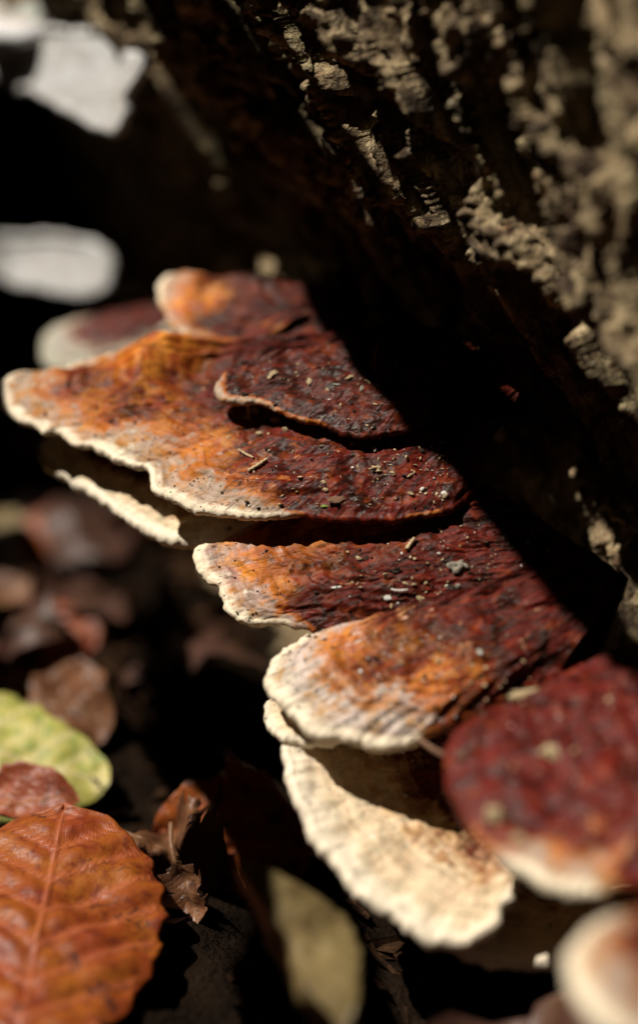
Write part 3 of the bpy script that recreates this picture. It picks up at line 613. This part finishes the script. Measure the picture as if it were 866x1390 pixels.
bit('pebble', 'small pale grain just above the flat brown flake', 'B7', 441, 665, 9, 'tan', (1, .8, .6), .4)
bit('pebble', 'whitest round grain at the right end of the largest bracket', 'B7', 602, 670, 10, 'white', (1, .8, .7), .2)
bit('pebble', 'cream oval grain left of the whitest one on the largest bracket', 'B7', 573, 664, 9, 'white', (1, .7, .6), .3, .8)
bit('crumb', 'pair of tan crumbs clumped below the cream oval grain', 'B7', 558, 670, 9, 'tan', (1, .7, .6), .8)
bit('crumb', 'widest tan crumb in the middle back of the largest bracket', 'B7', 510, 638, 20, 'tan', (1, .5, .4), .8, .1)
bit('crumb', 'small tan crumb right of the widest one', 'B7', 532, 642, 9, 'tan', (1, .8, .6), .5)
bit('crumb', 'long brown crumb lying right of the small tan crumb', 'B7', 558, 646, 13, 'tan', (1, .4, .4), .5, .9)
bit('crumb', 'pale grey crumb under the right end of the overlapping small bracket', 'B7', 508, 612, 12, 'grey', (.8, .8, .8), .7)
bit('crumb', 'dark lump beside the pale grey crumb', 'B7', 522, 606, 16, 'dark', (1, .8, .7), .5)
sliver('straw_splinter', 'orange-brown straw splinter on the front of the largest bracket', 'B7', [(337, 642), (349, 634), (362, 626)], 6, 'tan')
sliver('straw_splinter', 'shorter reddish splinter left of the straw splinter', 'B7', [(325, 612), (335, 618), (345, 624)], 4, 'tan')
for i, (a_, b_, s_, m_) in enumerate([(345, 560, 15, 'tan'), (365, 562, 13, 'brown'), (374, 572, 14, 'tan'), (393, 566, 13, 'tan'), (352, 590, 11, 'tan'), (388, 583, 9, 'tan'), (315, 560, 13, 'brown'), (410, 575, 10, 'brown')]):
    bit('crumb', ['topmost left tan crumb under the overlapping lip', 'brown crumb in the row under the overlapping lip', 'tan crumb lowest in the row under the overlapping lip', 'round tan crumb at the right of the row under the lip', 'pale crumb below the row under the overlapping lip', 'tiny tan crumb between the row and the red cap', 'leftmost brown crumb under the overlapping lip', 'rightmost brown crumb under the overlapping lip'][i], 'B7', a_, b_, s_, m_, (1, .8, .8), .5)
p, n = on_cap('B7', 338, 570)
o = obj('grass_stalk', tube_mesh('grass_stalk', catmull([p, p + [0, 0, .006], p + [.0003, 0, .0095]], 10), .0004, MT['tan'], 6)); tag(o, 'short thin stalk standing under the lip of the overlapping bracket', 'debris', 'debris on the brackets')
p, n = on_cap('B6', 507, 503)
o = obj('moss_stalk', tube_mesh('moss_stalk', catmull([p, p + [.0003, 0, .004], p + [.0008, 0, .0075]], 10), np.linspace(.0006, .0004, 10), simple_mat('stalk_red', (.14, .02, .015), (.2, .04, .02)), 6)); tag(o, 'thin dark red stalk rising behind the overlapping small bracket', 'debris', 'debris on the brackets')
for i, (a_, b_, s_, m_) in enumerate([(457, 523, 12, 'grey'), (475, 513, 15, 'tan'), (491, 528, 13, 'grey'), (500, 520, 8, 'tan'), (509, 548, 8, 'tan'), (446, 542, 5, 'white'), (370, 510, 22, 'tan'), (420, 518, 16, 'tan')]):
    bit('crumb', ['grey crumb left of centre on the overlapping small bracket', 'elongated tan crumb high on the overlapping small bracket', 'grey sliver right of centre on the overlapping small bracket', 'round tan dot high at right on the overlapping small bracket', 'tan dot low at right on the overlapping small bracket', 'tiny white dot in the middle of the overlapping small bracket', 'longest tan flake at the left back of the overlapping bracket', 'tan flake right of the longest one on the overlapping bracket'][i], 'B6', a_, b_, s_, m_, (1, .45, .35), .5, i * .7)
bit('bud_scale', 'crumpled grey bud scale, largest lump on the middle bracket', 'B9', 621, 772, 28, 'grey', (1, .8, .7), .45, .3, sub=3)
bit('crumb', 'dark crumb just below the crumpled bud scale', 'B9', 612, 800, 14, 'dark', (1, .8, .7), .6)
bit('crumb', 'pale grey crumb touching the dark one below the bud scale', 'B9', 621, 796, 9, 'grey', (1, .9, .7), .5)
bit('seed', 'elongated cream seed on the right of the middle bracket', 'B9', 623, 827, 22, 'white', (1, .38, .3), .35, -.3)
bit('seed', 'small cream seed at the left of the middle bracket back', 'B9', 486, 759, 11, 'tan', (1, .6, .5), .2, -.4)
bit('paper_scrap', 'bright white sliver near the orange part of the middle bracket', 'B9', 457, 797, 16, 'white', (1, .28, .12), .3, .2)
sliver('twig_bit', 'upright tan splinter at the back of the middle bracket', 'B9', [(552, 748), (557, 741), (562, 733)], 7, 'tan', .001)
sliver('twig_bit', 'thin pale twig lying level in the centre of the middle bracket', 'B9', [(531, 802), (540, 804), (553, 803)], 3, 'white', .0008)
sliver('twig_bit', 'hooked dark twig left of the thin pale one', 'B9', [(528, 800), (534, 792), (542, 789)], 3, 'brown', .001)
bit('crumb', 'white crumb under the thin pale twig', 'B9', 526, 811, 11, 'white', (1, .7, .6), .8)
bit('crumb', 'cream crumb right of the thin pale twig', 'B9', 571, 813, 12, 'tan', (1, .7, .6), .8)
bit('crumb', 'dark twiggy crumb above the hooked dark twig', 'B9', 538, 775, 16, 'dark', (1, .5, .6), .9)
bit('crumb', 'tan crumb close to the trunk on the middle bracket', 'B9', 662, 797, 12, 'brown', (1, .8, .6), .6)
bit('crumb', 'pale dot right of the upright tan splinter', 'B9', 596, 751, 6, 'white', (1, .7, .6), .3)
bit('crumb', 'dark grain in front of the cream seed', 'B9', 600, 825, 10, 'dark', (1, .8, .6), .5)
bit('stone_chip', 'bright white chip at the back of the frosted bracket', 'B10', 651, 888, 15, 'white', (.8, .6, .8), .6)
bit('bark_chip', 'blurred tan chip lying between the frosted and the wine-red bracket', 'B13', 715, 945, 60, 'tan', (1, .4, .25), .5, .5)
bit('crumb', 'blurred pale crumb in the middle of the wine-red bracket', 'B13', 748, 1022, 34, 'tan', (1, .7, .5), .7, -.6)
bit('crumb', 'blurred cream knob on the left edge of the wine-red bracket', 'B13', 672, 1108, 36, 'tan', (.8, .9, .7), .3)
bit('crumb', 'smaller blurred tan knob below the cream one', 'B13', 704, 1140, 26, 'tan', (.9, .8, .7), .3)
bit('crumb', 'blurred tan knob at the left tip of the wine-red bracket', 'B13', 626, 1028, 20, 'brown', (.9, .8, .7), .3)
pa, na = on_cap('B10', 566, 998); pb, nb = on_cap('B13', 624, 1030)
o = obj('grass_stalk', tube_mesh('grass_stalk', catmull([pa - na * .002, (pa + pb) / 2 - na * .003, pb], 14), .0007, MT['brown'], 6)); tag(o, 'curved brown stalk bridging the frosted and the wine-red bracket', 'debris', 'debris on the brackets')

# fine crumbs, too small to pick apart; white specks imitate sparkle off the caps
def crumbs(label, mat, spots, smin, smax):
    Vs, Fs, c = [], [], 0
    base = lump_mesh('tmp', MT[mat], 5, (1, .8, .6), .6, 1); bv = np.array([v.co[:] for v in base.vertices]); bf = np.array([p.vertices[:] for p in base.polygons])
    bpy.data.meshes.remove(base)
    for key, x0, y0, x1, y1, cnt_ in spots:
        P, n = CAPS[key]; fl = P.reshape(-1, 3)
        if key not in PROJ: PROJ[key] = project(fl)
        pr = PROJ[key]; idx = np.where((pr[:, 0] > x0) & (pr[:, 0] < x1) & (pr[:, 1] > y0) & (pr[:, 1] < y1))[0]
        if len(idx) == 0: continue
        for k in rng.choice(idx, cnt_):
            s_ = rng.uniform(smin, smax) * (1 if rng.random() < .8 else 1.7); rt = np.array(Matrix.Rotation(rng.random() * 6.28, 3, Vector(rng.normal(size=3))))
            Vs.append(bv @ rt.T * s_ + fl[k] + n * s_ * .3); Fs.append(bf + c); c += len(bv)
    o = obj('fine_crumbs', mesh_np('fine_crumbs', np.vstack(Vs), np.vstack(Fs), MT[mat], smooth=False)); tag(o, label, 'crumbs', kind='stuff')
crumbs('fine tan crumbs sprinkled over the backs of the brackets', 'tan', [('B7', 430, 590, 610, 690, 90), ('B7', 230, 560, 430, 690, 60), ('B9', 470, 710, 760, 930, 130), ('B6', 330, 490, 560, 590, 50), ('B13', 640, 930, 866, 1180, 40), ('B10', 520, 860, 720, 960, 60), ('B5', 240, 380, 420, 480, 20)], .00020, .00055)
crumbs('fine dark grit sprinkled over the brackets', 'dark', [('B7', 60, 520, 610, 695, 240), ('B9', 280, 710, 760, 900, 260), ('B6', 320, 490, 560, 590, 60), ('B10', 380, 860, 650, 990, 90)], .00018, .00050)
crumbs('fine white specks added as glints on the brackets', 'white', [('B10', 364, 855, 620, 1000, 130), ('B9', 470, 710, 760, 900, 40), ('B7', 20, 510, 600, 690, 70), ('B12', 390, 1000, 560, 1200, 40), ('B13', 640, 950, 866, 1180, 20)], .00015, .00042)

# ------------------------------------------------------------------ forest-floor debris between the leaves
def floor_debris():
    Vs, Fs, c = [], [], 0
    box = np.array([[x, y, z] for x in (-1, 1) for y in (-1, 1) for z in (-1, 1)], float)
    bf = np.array([[0, 1, 3, 2], [4, 6, 7, 5], [0, 4, 5, 1], [2, 3, 7, 6], [0, 2, 6, 4], [1, 5, 7, 3]])
    for i in range(1900):
        x, y = rng.uniform(-.26, .12), rng.uniform(.22, .68)
        if x < -.02 and y < .41: continue
        z = float(ground_z(np.array(x), np.array(y)))
        if rng.random() < .3: dim = np.array([rng.uniform(.004, .018), rng.uniform(.0004, .0010), rng.uniform(.0004, .0008)])      # twigs and needles
        else: dim = np.array([rng.uniform(.0015, .006), rng.uniform(.0012, .004), rng.uniform(.0003, .0014)])                    # leaf crumbs
        rt = np.array(Matrix.Rotation(rng.random() * 6.28, 3, 'Z') @ Matrix.Rotation(rng.normal(0, .4), 3, 'X') @ Matrix.Rotation(rng.normal(0, .3), 3, 'Y'))
        v = (box * (1 + .35 * rng.normal(size=box.shape))) * dim
        Vs.append(v @ rt.T + [x, y, z + .0015]); Fs.append(bf + c); c += 8
    o = obj('floor_debris', mesh_np('floor_debris', np.vstack(Vs), np.vstack(Fs), simple_mat('floor_debris', (.010, .0055, .0035), (.034, .017, .009), 90, .9, .5, .02, (.06, .03, .015)), smooth=False))
    tag(o, 'dark twig and leaf crumbs littering the soil', 'debris', kind='stuff')
floor_debris()
